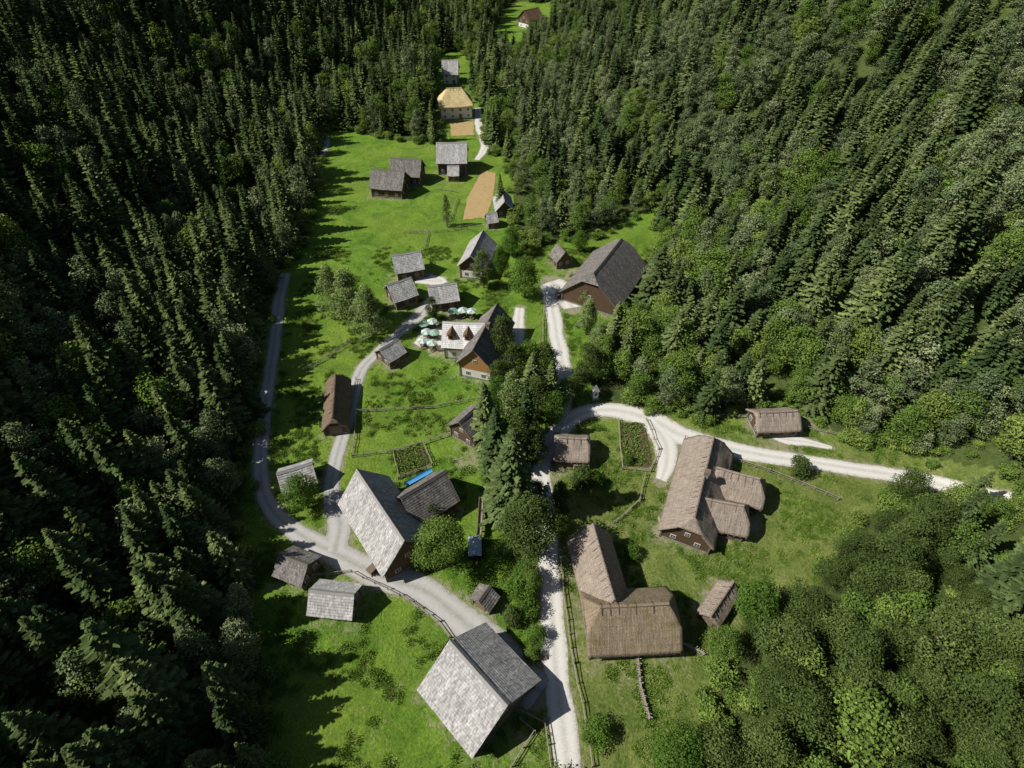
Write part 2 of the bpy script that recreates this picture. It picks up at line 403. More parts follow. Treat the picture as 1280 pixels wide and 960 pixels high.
bld('log_storehouse',(489,319),(526,313),7,8,3.2)
bld('shingle_house',(604,288),(588,320),8,8.5,4,wall='white',upper='log')
bld('wooden_shed',(607,267),(621,265),4.5,5,2.2)
bld('wooden_hut',(627,235),(631,252),6,6.5,2.6,roof='shingle')
b19,_=bld('log_farmhouse',(545,178),(584,178),10,12,4.6)
bld('wooden_shed',(559,207),(574,207),5,6,2.4)
bld('log_farmhouse',(488,197),(527,199),8,10,3.4,roof='dark')
bld('log_farmhouse',(464,211),(506,214),8,11,3.4,roof='dark')
bld('white_farmhouse',(558,110),(577,109),11.5,13,5.4,.9,.9,roof='thatch_new',wall='white')
bld('white_farmhouse',(552,75),(573,75),10,12,4.8,wall='white')
bld('brown_farmhouse',(654,13),(673,9),10,12,5,roof='brown',wall='white',upper='log')
bld('large_barn',(777,298),(742,342),10.5,17,3,.3,.3,roof='dark',barn=True)
bld('wooden_hut',(697,304),(707,315),5.5,5.5,2.4,roof='dark')
bld('wooden_hut',(829,249),(841,249),4.5,5,2.2,roof='brown')
bld('wooden_stable',(345,592),(390,578),5,6.5,2.4,barn=True)
bld('wooden_hut',(348,692),(385,706),4.6,6,2.2,roof='dark')
bld('wooden_hut',(386,737),(443,743),5,6.2,2.3)
print('buildings',time.time()-T0)
# ------------------------------------------------------------------ roads
def smooth(pts,step=1.2):
    pts=[np.array(p,float) for p in pts]; pts=[2*pts[0]-pts[1]]+pts+[2*pts[-1]-pts[-2]]; out=[]
    for i in range(1,len(pts)-2):
        a,b,c,d=pts[i-1:i+3]; n=max(2,int(np.linalg.norm(c-b)/step))
        for k in range(n):
            t=k/n; out.append(.5*((2*b)+(-a+c)*t+(2*a-5*b+4*c-d)*t*t+(-a+3*b-3*c+d)*t**3))
    out.append(pts[-2]); return np.array(out)
RS=[]
def road(name,px,w,mat,lift):
    px3=[(q[0],q[1],q[2] if len(q)>2 else w) for q in px]
    g3=[np.array([*P(q[0],q[1]),q[2]]) for q in px3]; s=smooth(g3); V=[];Fc=[];UV=[]; K=8
    t=np.gradient(s[:,:2],axis=0); t/=np.linalg.norm(t,axis=1)[:,None]+1e-9; nrm=np.stack([-t[:,1],t[:,0]],1)
    for i in range(len(s)):
        wl=s[i,2]/2*(1+.22*noise.noise(Vector((i*.21,lift*90,1)))); wr=s[i,2]/2*(1+.22*noise.noise(Vector((i*.21,lift*90,7))))
        for k in range(K+1):
            q=k/K*2-1; d=q*(wl if q<0 else wr); xy=s[i,:2]+nrm[i]*d
            V.append((xy[0],xy[1],float(tz(*xy))+lift+.05*(1-q**4)-.035)); UV.append((k/K,i*1.2))
    for i in range(len(s)-1):
        for k in range(K): n=i*(K+1)+k; Fc.append((n,n+1,n+K+2,n+K+1)[::-1])
    mk(name,V,Fc,[mat],None,None,UV,smooth=True)
    for i in range(0,len(s),1): RS.append((s[i,0],s[i,1],s[i,2]/2))
road('gravel_road',[(716,1010),(708,940),(700,880),(693,820),(690,760),(686,700),(682,640),(676,590),(688,555,4),(712,525,4),(740,514,4),(775,514,5),(812,524,5.5),(850,543,5.5),(900,558,4.6),(960,570),(1047,583),(1150,600),(1270,625)],3.8,MR,.05)
road('gravel_road',[(805,522,5),(830,550,5),(833,578,4),(826,600,2.5)],4,MR,.058)
road('gravel_path',[(700,540,2),(704,500),(705,465),(698,430),(692,395),(684,358)],4,MR,.054)
road('village_road',[(676,866,6),(640,835,6),(600,797,6),(565,764,5.5),(530,738,5),(480,722,4.5),(425,695,4.5),(375,668,3.5),(342,640),(328,610),(326,570),(330,520),(337,470),(344,420),(350,370),(356,342)],3,MR2,.062)
road('village_lane',[(418,690,4.5),(425,655,4.5),(414,610),(424,560),(437,515),(450,465),(473,440),(500,415),(525,393,4),(548,362,4),(537,347)],3,MR2,.066)
road('inn_yard',[(650,385,2.5),(647,410,3.5),(646,430,3),(632,452,2.5)],3,MR,.07)
road('barn_yard',[(690,352,6),(706,368,9),(716,385,5)],8,MR,.074)
road('terrace_yard',[(522,432,3),(545,418,7),(546,438,4)],6,MR,.078)
road('gravel_path',[(597,135,3),(600,160,4),(607,182,4),(596,200,2)],4,MR,.05)
road('forest_path',[(398,205),(408,180),(404,165)],2.5,MR2,.05)
road('hut_yard',[(536,346,3),(552,352,4),(520,350,3)],4,MR,.082)
road('stony_path',[(965,545,1.5),(985,550,3),(1010,553,2),(1040,560,1)],2,MR,.05)
# ------------------------------------------------------------------ forest masks
openpx=[(330,1010),(328,930),(322,850),(318,790),(312,750),(302,705),(296,675),(302,640),(312,560),(320,480),(334,400),(344,350),(372,315),(388,270),(396,230),(398,190),(404,165),(430,160),(470,172),(545,180),(546,150),(542,100),(546,68),(572,62),(592,78),(596,120),(608,150),(612,188),(634,200),(642,235),(645,285),(668,312),(700,300),(740,300),(770,278),(828,258),(822,310),(806,345),(785,380),(765,400),(755,440),(738,482),(755,503),(800,508),(870,527),(920,506),(960,500),(1005,503),(1047,545),(1120,560),(1270,590),(1275,625),(1120,620),(1060,665),(1030,720),(985,770),(915,812),(895,880),(862,940),(840,1010)]
OP=np.array([P(*q) for q in openpx])
def inpoly(x,y,poly):
    r=np.zeros(np.shape(x),bool); n=len(poly); j=n-1
    for i in range(n):
        xi,yi=poly[i]; xj,yj=poly[j]
        if abs(yj-yi)>1e-9: r^=((yi>y)!=(yj>y))&(x<(xj-xi)*(y-yi)/(yj-yi)+xi)
        j=i
    return r
CLEAR=np.array([P(*q) for q in [(616,66),(648,68),(668,46),(690,40),(690,4),(645,0),(628,16),(620,40)]])
def axis(lo,a,b,hi,fine,mid,coarse):
    return np.concatenate([np.arange(-2600,lo,coarse),np.arange(lo,a,mid),np.arange(a,b,fine),np.arange(b,hi,mid),np.arange(hi,2600,coarse)])
xs=axis(-300,-90,95,300,1.,5.,60.); ys=axis(-120,0,262,760,1.,5.,60.)
X,Y=np.meshgrid(xs,ys); Z=tz(X,Y)
x=X.ravel();y=Y.ravel(); nx=len(xs); ny=len(ys)
core=(x>-95)&(x<110)&(y>-10)&(y<270); xc=x[core];yc=y[core];dc=np.full(xc.shape,99.)
for (a,b,w) in RS[::2]: dc=np.minimum(dc,np.hypot(xc-a,yc-b)-w)
dry=np.clip(1-(dc-.0)/1.6,0,1)*.75
for (px,py,r,k) in [(585,575,5,.62),(555,700,3,.4),(720,590,3,.5),(826,665,3,.8),(838,675,2,.6),(940,655,3,.75),(985,548,6,.75),(1020,530,5,.6),(780,830,7,.45),(830,820,6,.35),(595,440,6,.7),(560,400,9,.7),(640,900,5,.4),(655,935,5,.5),(720,345,6,.7),(505,350,6,.7),(740,375,5,.6),(935,610,4,.5),(690,590,4,.6),(600,330,4,.5),(520,225,5,.4),(740,890,5,.35),(760,660,3,.4),(650,410,5,.45)]:
    q=P(px,py); dry=np.maximum(dry,k*np.clip(1.4-np.hypot(xc-q[0],yc-q[1])/r,0,1))
for tr in [[(518,440),(510,475),(520,510),(548,555)],[(380,470),(410,450),(445,437)],[(730,905),(780,880),(800,830)],[(765,640),(800,655),(850,665),(900,700)],[(560,800),(500,860),(470,930)],[(545,215),(560,260),(520,300)],[(950,640),(930,690),(880,720)]]:
    for a in smooth([P(*q) for q in tr],1.): dry=np.maximum(dry,.36*np.clip(1.5-np.hypot(xc-a[0],yc-a[1]),0,1))
for (cx,cy,hd,hx,hy) in FOOT:
    X1=(xc-cx)*math.cos(hd)+(yc-cy)*math.sin(hd); Y1=-(xc-cx)*math.sin(hd)+(yc-cy)*math.cos(hd)
    dd=np.maximum(np.abs(X1)-hx,np.abs(Y1)-hy); dry=np.maximum(dry,.5*np.clip(1-dd/1.5,0,1))
DRY=np.zeros(x.shape); DRY[core]=dry
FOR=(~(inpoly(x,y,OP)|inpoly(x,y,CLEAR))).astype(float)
OLI=np.clip((x-2)/8,0,1)*np.clip((85-y)/15,0,1)
i0=np.arange(ny-1)[:,None]*nx+np.arange(nx-1)[None,:]
fc=np.stack([i0,i0+1,i0+nx+1,i0+nx],-1).reshape(-1,4)
me=bpy.data.meshes.new('terrain'); nv=len(x); nf=len(fc)
me.vertices.add(nv); me.vertices.foreach_set('co',np.stack([x,y,Z.ravel()],1).ravel())
me.loops.add(nf*4); me.loops.foreach_set('vertex_index',fc.ravel().astype(np.int32))
me.polygons.add(nf); me.polygons.foreach_set('loop_start',np.arange(nf,dtype=np.int32)*4)
me.update(calc_edges=True); me.validate()
me.polygons.foreach_set('use_smooth',np.ones(nf,bool))
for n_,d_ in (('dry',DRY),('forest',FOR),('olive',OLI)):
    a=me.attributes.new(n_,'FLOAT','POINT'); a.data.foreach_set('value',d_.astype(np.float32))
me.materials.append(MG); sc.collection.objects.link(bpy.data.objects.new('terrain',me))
print('terrain',time.time()-T0)
# ------------------------------------------------------------------ trees
def spruce(name,seed,H,R,mat,droop=.42,wk=1.,link=False,low=.05,dens=1.):
    random.seed(seed); ac=Acc(); ac.cone((0,0,-1),(0,0,H*.5),.30*H/24,.17*H/24,6,0); ac.cone((0,0,H*.5),(0,0,H*.97),.17*H/24,.03,5,0)
    Q=[]; T=[]; nb=int(H*15*dens)
    asym=[U(.75,1.15) for _ in range(8)]
    for k in range(nb):
        u=(k+U(-2,2))/nb; u=min(max(u,0),1)
        fr=low+(1-low)*u**1.12; z=fr*(H-.35)
        r=R*((1-fr)**.8)+.2
        if fr<.2: r*=.78+fr*1.1
        a=k*2.39996+U(-.35,.35); L=r*random.choice((U(.5,.8),U(.8,1.05),U(.9,1.18)))*asym[int((a%6.2831)/6.2832*8)%8]
        d=np.array([math.cos(a),math.sin(a)]); sd=np.array([-d[1],d[0]]); ns=max(2,int(L/.55)); dr=droop*U(.6,1.4)*(1.1-.6*fr)
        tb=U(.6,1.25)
        for s in range(ns):
            t0=s/ns+.03; t1=(s+1.1)/ns
            p0=d*L*t0; p1=d*L*t1; h0=z-dr*L*t0+.2*L*t0*t0; h1=z-dr*L*t1+.2*L*t1*t1
            for sg in (1,-1):
                w=wk*(.5-.28*t0)*U(.55,1.35)*min(1.2,.5+L*.3)
                o=sd*sg*w+d*w*U(.2,.8); dz=-w*U(.0,.8)
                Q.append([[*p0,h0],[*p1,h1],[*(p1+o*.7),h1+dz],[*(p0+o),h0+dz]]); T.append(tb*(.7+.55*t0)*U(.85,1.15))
    for k in range(6):
        a=k*1.05; T.append(1.2); Q.append([[0,0,H],[.05*math.cos(a),.05*math.sin(a),H-.3],[.3*math.cos(a),.3*math.sin(a),H-1.1],[.22*math.cos(a+.6),.22*math.sin(a+.6),H-1.0]])
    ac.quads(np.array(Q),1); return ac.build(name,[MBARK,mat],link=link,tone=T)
def broad(name,seed,H,R,mat,base=.28,nc=60,nl=62,ls=.42,cr=1.25,flat=1.0,link=False,topw=.0):
    random.seed(seed); r=np.random.default_rng(seed); ac=Acc(); tr=H*.013+.04
    ac.cone((0,0,-1),(U(-.3,.3),U(-.3,.3),H*.45),tr*1.3,tr*.8,6,0); ac.cone((0,0,H*.42),(U(-.4,.4),U(-.4,.4),H*.85),tr*.75,.04,5,0)
    cz=H*(base+1)/2; hz=H*(1-base)/2; cs=[]
    lob=[(U(0,6.28),U(-.8,.9),U(.1,.32)) for _ in range(7)]
    while len(cs)<nc:
        v=r.normal(size=3); v/=np.linalg.norm(v); rad=r.uniform(.35,1.)**.45
        k=1.
        for (la,lz,lm) in lob:
            w=np.array([math.cos(la)*math.sqrt(1-lz*lz),math.sin(la)*math.sqrt(1-lz*lz),lz]); dp=v@w
            k+=lm*max(0,dp-.5)*1.6-(lm*.35)
        zz=v[2]*rad
        wdt=1-.25*max(0,zz)+topw*zz
        c=np.array([v[0]*R*rad*k*wdt,v[1]*R*rad*k*wdt,cz+zz*hz*flat*(.8+.2*k)-cr*.3])
        cs.append(c)
    for c in cs[:12]: ac.cone((0,0,max(H*.2,c[2]-R*.9)),tuple(c*.9+np.array([0,0,c[2]*.1])),tr*.35,.03,4,0)
    Q=[];T=[]
    for c in cs:
        s=cr*r.uniform(.65,1.25); n=int(nl*s*s/(cr*cr))
        v=r.normal(size=(n,3)); v/=np.linalg.norm(v,axis=1)[:,None]
        v[:,2]=np.where((v[:,2]<-.2)&(r.random(n)<.7),-v[:,2],v[:,2])
        pos=c+v*s*(r.uniform(.55,1.08,(n,1)))*np.array([1.1,1.1,.75])
        nr=v*.7+r.normal(size=(n,3))*.55+np.array([0,0,.35]); nr/=np.linalg.norm(nr,axis=1)[:,None]
        t=np.cross(nr,r.normal(size=(n,3))); t/=np.linalg.norm(t,axis=1)[:,None]+1e-9; b=np.cross(nr,t)
        a=ls*r.uniform(.5,1.1,(n,1))
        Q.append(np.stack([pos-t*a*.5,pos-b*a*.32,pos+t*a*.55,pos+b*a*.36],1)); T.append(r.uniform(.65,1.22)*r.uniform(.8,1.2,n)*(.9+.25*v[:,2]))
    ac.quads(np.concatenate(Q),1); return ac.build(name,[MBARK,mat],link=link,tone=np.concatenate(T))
fcoll=bpy.data.collections.new('forest_tree_kinds')
kinds=[]
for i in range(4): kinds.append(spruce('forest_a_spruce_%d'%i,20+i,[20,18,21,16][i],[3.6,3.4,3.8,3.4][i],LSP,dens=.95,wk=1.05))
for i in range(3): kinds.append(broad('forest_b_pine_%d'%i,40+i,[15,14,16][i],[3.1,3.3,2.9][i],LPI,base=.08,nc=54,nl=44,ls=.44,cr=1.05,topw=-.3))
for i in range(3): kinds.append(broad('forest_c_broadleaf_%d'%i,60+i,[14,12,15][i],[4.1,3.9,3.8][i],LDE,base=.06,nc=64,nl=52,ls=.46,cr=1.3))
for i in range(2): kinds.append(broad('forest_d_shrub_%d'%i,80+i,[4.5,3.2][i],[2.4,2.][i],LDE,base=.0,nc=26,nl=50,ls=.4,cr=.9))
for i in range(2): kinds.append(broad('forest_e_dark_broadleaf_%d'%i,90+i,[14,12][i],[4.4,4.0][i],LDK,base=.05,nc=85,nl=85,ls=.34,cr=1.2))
for k in kinds: fcoll.objects.link(k)
random.seed(11)
def scatter(name,pts,rot,scl,idx,coll):
    me=bpy.data.meshes.new(name); me.vertices.add(len(pts)); me.vertices.foreach_set('co',np.asarray(pts,np.float32).ravel())
    for n_,d_ in (('rot',rot),('scl',scl)):
        a=me.attributes.new(n_,'FLOAT_VECTOR','POINT'); a.data.foreach_set('vector',np.asarray(d_,np.float32).ravel())
    a=me.attributes.new('idx','INT','POINT'); a.data.foreach_set('value',np.asarray(idx,np.int32))
    ob=bpy.data.objects.new(name,me); sc.collection.objects.link(ob)
    ng=bpy.data.node_groups.new(name+'_nodes','GeometryNodeTree')
    ng.interface.new_socket('Geometry',in_out='INPUT',socket_type='NodeSocketGeometry'); ng.interface.new_socket('Geometry',in_out='OUTPUT',socket_type='NodeSocketGeometry')
    N=ng.nodes.new; L=ng.links.new; gi=N('NodeGroupInput'); go=N('NodeGroupOutput'); ip=N('GeometryNodeInstanceOnPoints'); ci=N('GeometryNodeCollectionInfo')
    ci.inputs['Collection'].default_value=coll; ci.inputs['Separate Children'].default_value=True; ci.inputs['Reset Children'].default_value=True
    def na(n,t): q=N('GeometryNodeInputNamedAttribute'); q.data_type=t; q.inputs['Name'].default_value=n; return q.outputs['Attribute']
    e=N('FunctionNodeEulerToRotation'); L(na('rot','FLOAT_VECTOR'),e.inputs[0])
    L(gi.outputs[0],ip.inputs['Points']); L(ci.outputs[0],ip.inputs['Instance']); ip.inputs['Pick Instance'].default_value=True
    L(na('idx','INT'),ip.inputs['Instance Index']); L(e.outputs[0],ip.inputs['Rotation']); L(na('scl','FLOAT_VECTOR'),ip.inputs['Scale']); L(ip.outputs[0],go.inputs[0])
    md=ob.modifiers.new('scatter','NODES'); md.node_group=ng; return ob
S=5.5
gx,gy=np.meshgrid(np.arange(-250,270,S),np.arange(-20,600,S))
gx=gx+(np.arange(gx.shape[0])%2)[:,None]*S*.5
px_=gx+rng.uniform(-.42,.42,gx.shape)*S; py_=gy+rng.uniform(-.42,.42,gx.shape)*S
px_=px_.ravel();py_=py_.ravel()
ex=np.concatenate([rng.uniform(-62,-30,60),rng.uniform(35,115,260),rng.uniform(25,85,70)]); ey=np.concatenate([rng.uniform(5,70,60),rng.uniform(72,140,260),rng.uniform(8,64,70)])
px_=np.concatenate([px_,ex]);py_=np.concatenate([py_,ey])
keep=~inpoly(px_,py_,OP)&~inpoly(px_,py_,CLEAR)
xl=np.interp(py_,YL,XL);xr=np.interp(py_,YR,XR)
keep&=((xl-px_)<112)&((px_-xr)<130)
for (cx,cy,hd,hx,hy) in FOOT:
    X1=(px_-cx)*math.cos(hd)+(py_-cy)*math.sin(hd); Y1=-(px_-cx)*math.sin(hd)+(py_-cy)*math.cos(hd)
    keep&=~((np.abs(X1)<hx+1)&(np.abs(Y1)<hy+1))
qs=P(743,496); keep&=np.hypot(px_-qs[0],py_-qs[1]+2)>6
px_=px_[keep];py_=py_[keep]; n=len(px_)
def edist(px_,py_):
    ed=np.full(len(px_),1e9); seg=len(OP)
    for i in range(seg):
        a=OP[i];b=OP[(i+1)%seg]; ab=b-a; t=np.clip(((px_-a[0])*ab[0]+(py_-a[1])*ab[1])/(ab@ab+1e-9),0,1)
        ed=np.minimum(ed,np.hypot(px_-a[0]-t*ab[0],py_-a[1]-t*ab[1]))
    return ed
ed=edist(px_,py_)
right=px_>np.interp(py_,[0,80,250,500],[0,0,-5,-10])
nz=np.array([noise.noise(Vector((a*.02,b*.02,3))) for a,b in zip(px_,py_)])
nz2=np.array([noise.noise(Vector((a*.035,b*.035,9))) for a,b in zip(px_,py_)])
idx=np.zeros(n,int); rr=rng.random(n)
for i in range(n):
    if right[i]:
        pb=.45 if ed[i]<12 else .06+.35*max(0,nz[i]*2); pp=.55+nz2[i]*.9
        if py_[i]<62 and px_[i]<75: 
            idx[i]=12+rng.integers(2) if rng.random()<.85 else 7+rng.integers(3); continue
    else: 
        pb=.08+.5*max(0,nz[i]) ; pp=.25+.5*nz2[i]
        if py_[i]>210 and px_[i]>-80: pb=.4
    if py_[i]>320 and abs(px_[i]+5)<45: pb=.45
    if rr[i]<pb: idx[i]=7+rng.integers(3)
    elif rng.random()<pp: idx[i]=4+rng.integers(3)
    else: idx[i]=rng.integers(4)
hs=rng.uniform(.6,1.18,n)*(1+.22*nz2); hs*=np.where(right,np.where(ed<6,.8,.9),1.1)
near=(~right)&(py_<75); hs=np.where(near,rng.uniform(.85,1.2,n)*np.clip(.66+ed*.035,.6,1.1),hs)
n2=(~right)&(py_>=75)&(py_<160)&(ed<18); hs=np.where(n2,rng.uniform(.95,1.25,n),hs)
idx=np.where((near|n2)&(ed<12)&(idx>6),rng.integers(4,size=n),idx)
wd=hs*rng.uniform(.9,1.25,n)*np.where(right,1.12,1.)
pts=np.stack([px_,py_,tz(px_,py_)-.2],1)
rot=np.stack([rng.normal(0,.03,n),rng.normal(0,.03,n),rng.uniform(0,6.28,n)],1)
scatter('forest',pts,rot,np.stack([wd,wd,hs],1),idx,fcoll)
sx=[]; seg=len(OP)
for i in range(seg):
    a=OP[i];b=OP[(i+1)%seg]; L=np.linalg.norm(b-a)
    if L>80: continue
    for k in range(int(L/1.8)):
        if random.random()<.6:
            q=a+(b-a)*random.random()+np.array([U(-2.,2.),U(-2.,2.)])
            if np.hypot(*(q-qs))>5: sx.append(q)
while len(sx)<1000:
    q=np.array([U(30,130),U(20,150)])
    if not inpoly(q[0],q[1],OP): sx.append(q)
sx=np.array(sx); m=len(sx); w=rng.uniform(.5,1.1,m)
scatter('forest_shrubs',np.stack([sx[:,0],sx[:,1],tz(sx[:,0],sx[:,1])-.1],1),np.stack([0*w,0*w,rng.uniform(0,6,m)],1),np.stack([w,w,w*.9],1),10+rng.integers(2,size=m),fcoll)
# tall meadow grass clumps
gcoll=bpy.data.collections.new('grass_clump_kinds')
for i in range(3):
    r=np.random.default_rng(300+i); Q=[]
    for _ in range(70):
        a=r.uniform(0,6.28); rad=r.uniform(0,.75)**.8; b=np.array([math.cos(a)*rad,math.sin(a)*rad,0]); h=r.uniform(.15,.42); d=r.uniform(0,6.28); l=r.uniform(.05,.25)
        s=np.array([math.cos(d+1.57),math.sin(d+1.57),0])*r.uniform(.03,.07); tp=b+np.array([math.cos(d)*l,math.sin(d)*l,h])
        Q.append([b-s,b+s,tp+s*.3,tp-s*.3])
    ac=Acc(); ac.quads(np.array(Q),0); gcoll.objects.link(ac.build('grass_clump_%d'%i,[LGR],link=False,tone=r.uniform(.7,1.2,70)))
gx_=rng.uniform(-60,85,26000); gy_=rng.uniform(8,150,26000)
kk=inpoly(gx_,gy_,OP)
gn=np.array([noise.noise(Vector((a*.12,b*.12,5)))+.6*noise.noise(Vector((a*.45,b*.45,2))) for a,b in zip(gx_,gy_)]); kk&=(gn>.12)
for (a,b,w_) in RS: kk&=np.hypot(gx_-a,gy_-b)>w_+.5
for (cx,cy,hd,hx,hy) in FOOT:
    X1=(gx_-cx)*math.cos(hd)+(gy_-cy)*math.sin(hd); Y1=-(gx_-cx)*math.sin(hd)+(gy_-cy)*math.cos(hd)
    kk&=~((np.abs(X1)<hx-1)&(np.abs(Y1)<hy-1))
gx_=gx_[kk];gy_=gy_[kk]; m=len(gx_); w=rng.uniform(.5,1.3,m)
scatter('meadow_grass',np.stack([gx_,gy_,tz(gx_,gy_)],1),np.stack([0*w,0*w,rng.uniform(0,6,m)],1),np.stack([w,w,w],1),rng.integers(3,size=m),gcoll)
print('forest',n,m,time.time()-T0)
hero={'spruce_tree':[spruce('h1',101,25,4.8,LSP,dens=1.4),spruce('h2',102,20,4.,LSP,dens=1.25)],
 'larch_tree':[broad('h3',103,18,5.0,LLA,base=.02,nc=150,nl=70,ls=.42,cr=1.15,topw=-.4),broad('h3b',113,18,4.7,LLA,base=.02,nc=150,nl=70,ls=.42,cr=1.1,topw=-.42)],
 'pine_tree':[broad('h4',104,17,5.2,LDK,base=.2,nc=130,nl=90,ls=.34,cr=1.3)],
 'broadleaf_tree':[broad('h5',105,15,5.4,LDN,base=.15,nc=120,nl=90,ls=.36,cr=1.35),broad('h6',106,13,4.4,LDN,base=.1,nc=95,nl=80,ls=.37,cr=1.2),broad('h7',107,14,4.2,LDK,base=.08,nc=100,nl=80,ls=.37,cr=1.2)],
 'shrub':[broad('h8',108,5,2.6,LDN,base=0,nc=50,nl=60,ls=.3,cr=.8),broad('h9',109,4,2.2,LDK,base=0,nc=40,nl=60,ls=.3,cr=.75)]}
HH={'h1':25,'h2':20,'h3':18,'h3b':18,'h4':17,'h5':15,'h6':13,'h7':14,'h8':5,'h9':4}
def tree(kind,i,px,py,H,wf=1.,mid=.5):
    src=hero[kind][i]; q=P(px,py,H*mid); s=H/HH[src.name.split('.')[0]]
    ob=bpy.data.objects.new(kind,src.data); sc.collection.objects.link(ob)
    ob.location=(q[0],q[1],float(tz(*q))-.1); ob.scale=(s*wf,s*wf,s); ob.rotation_euler=(U(-.03,.03),U(-.03,.03),U(0,6.28))
for k,i,a,b,h,w in [('larch_tree',0,413,362,16,1),('larch_tree',1,436,368,18,1.05),('larch_tree',0,459,388,16,1.1),
 ('spruce_tree',0,637,594,26,1.25),('spruce_tree',1,608,520,19,1.1),('spruce_tree',1,622,550,19,1.15),('spruce_tree',1,664,475,17,1.2),('larch_tree',0,640,492,15,.9),('spruce_tree',0,688,482,15,1.1),('spruce_tree',1,655,520,16,1.2),
 ('larch_tree',1,735,395,12,1.),('larch_tree',0,748,425,12,1.),('broadleaf_tree',2,735,455,12,1),('broadleaf_tree',2,722,478,9,1),('larch_tree',1,733,362,10,.9),('larch_tree',0,557,262,12,.6),
 ('pine_tree',0,657,665,17,1.25),('broadleaf_tree',0,556,680,14,1.1),('broadleaf_tree',1,376,614,11,1.05),('broadleaf_tree',1,656,345,14,1.15),('broadleaf_tree',2,604,335,13,.9),('broadleaf_tree',1,626,325,11,.8),
 ('broadleaf_tree',2,628,420,14,.95),('broadleaf_tree',2,540,385,8,.9),('broadleaf_tree',1,660,450,13,1),('broadleaf_tree',2,643,455,13,1),('broadleaf_tree',2,672,500,13,1.1),('broadleaf_tree',1,690,508,11,1),('broadleaf_tree',2,645,540,12,1.1),('broadleaf_tree',1,705,490,9,1),
 ('broadleaf_tree',2,682,455,12,1),('broadleaf_tree',1,622,492,12,1),('broadleaf_tree',2,626,472,11,.9),('broadleaf_tree',2,665,560,11,1),('broadleaf_tree',1,665,725,7,.9),('broadleaf_tree',2,672,620,10,.9),
 ('shrub',0,652,735,5,1.2),('shrub',0,660,760,4,1.2),('shrub',1,640,770,4,1.),('shrub',0,672,790,3.5,1.1),('shrub',1,728,597,5,1.2),('shrub',0,742,600,4,1.),('shrub',0,790,690,3,1.3),('shrub',1,1000,583,5,1),('shrub',0,748,912,4,1.3),
 ('broadleaf_tree',1,945,752,12,1.1),('shrub',0,785,573,3,.8),('shrub',1,540,640,5,1),('shrub',0,665,815,3,1.),('broadleaf_tree',1,725,300,8,1.1),('shrub',0,655,715,5,1.),('broadleaf_tree',1,905,800,9,1),
 ('spruce_tree',1,626,240,13,1),('broadleaf_tree',1,640,300,11,1.1),('broadleaf_tree',2,668,545,9,1),('broadleaf_tree',0,840,945,12,1),('shrub',0,700,655,4,1.2),('broadleaf_tree',2,700,620,9,.8),('spruce_tree',1,590,90,16,1),('broadleaf_tree',0,533,85,16,.9)]:
    tree(k,i,a,b,h,w)
# ------------------------------------------------------------------ fences, gardens, fields
def gl(px): return [P(*q) for q in px]
def fence(name,px,h=1.1,sp_=2.0,rails=2,mat=MFEN):
    pts=gl(px); ac=Acc(); 
    for a,b in zip(pts[:-1],pts[1:]):
        L=np.linalg.norm(b-a); n=max(1,int(L/sp_)); pr=None
        for i in range(n+1):
            q=a+(b-a)*i/n+np.array([U(-.12,.12),U(-.12,.12)]); z=float(tz(*q)); ac.box((q[0],q[1],z+h/2-.1),(.13,.13,h+U(.1,.35)),0,rz=U(0,1))
            if pr is not None:
                for k in range(rails):
                    zz=h*(.45+.45*k/max(1,rails-1)); ac.beam((pr[0],pr[1],pr[2]+zz+U(-.08,.08)),(q[0],q[1],z+zz+U(-.08,.08)),.08,.1,0)
            pr=(q[0],q[1],z)
    ac.build(name,[mat])
for pxs in [[(700,700),(706,760),(716,830),(728,880),(740,960)],[(773,526),(777,587),(812,590),(822,562),(808,526)],[(806,595),(800,625),(768,655)],[(910,573),(960,590),(1047,625)],[(445,475),(446,520),(441,570)],[(440,572),(500,565),(562,545)],[(392,722),(440,716),(500,745),(548,778),(562,797)],[(447,516),(540,511),(598,500)],[(505,293),(560,290),(600,282)],[(535,293),(530,312)],[(545,237),(572,241)],[(680,372),(678,440)],[(650,888),(680,903),(688,960)],[(870,521),(936,523)],[(1003,536),(1047,545)],[(380,465),(440,430)],[(650,900),(668,915),(640,958)],[(572,250),(560,285)],[(855,548),(900,575)]]:
    fence('wooden_fence',pxs)
def wattle(name,px):
    pts=gl(px); ac=Acc()
    for a,b in zip(pts[:-1],pts[1:]):
        L=np.linalg.norm(b-a); n=int(L/.35); d=(b-a)/L; s=np.array([-d[1],d[0]])
        for i in range(n):
            q=a+(b-a)*i/n; z=float(tz(*q))
            for k in range(2): 
                ac.beam((q[0]-s[0]*.35,q[1]-s[1]*.35,z),(q[0]+s[0]*U(.1,.5)+d[0]*U(.2,.8),q[1]+s[1]*U(.1,.5)+d[1]*U(.2,.8),z+U(.9,1.3)),.07,.09,0)
                s=-s
        for zz in (.4,.8): ac.beam((a[0],a[1],zz+float(tz(*a))),(b[0],b[1],zz+float(tz(*b))),.25,.1,0)
    ac.build(name,[MFEN])
wattle('wattle_fence',[(796,820),(800,860),(811,900)]); wattle('wattle_fence',[(853,806),(880,819)])
def field(name,px,mat,lift=.05):
    pts=gl(px); c=sum(pts)/len(pts); out=[]
    n=len(pts)
    for i in range(n):
        for k in range(8):
            q=pts[i]+(pts[(i+1)%n]-pts[i])*k/8; q=c+(q-c)*(1+U(-.03,.03)); out.append((q[0],q[1],float(tz(*q))+lift))
    mk(name,out,[tuple(range(len(out)))],[mat])
    return pts
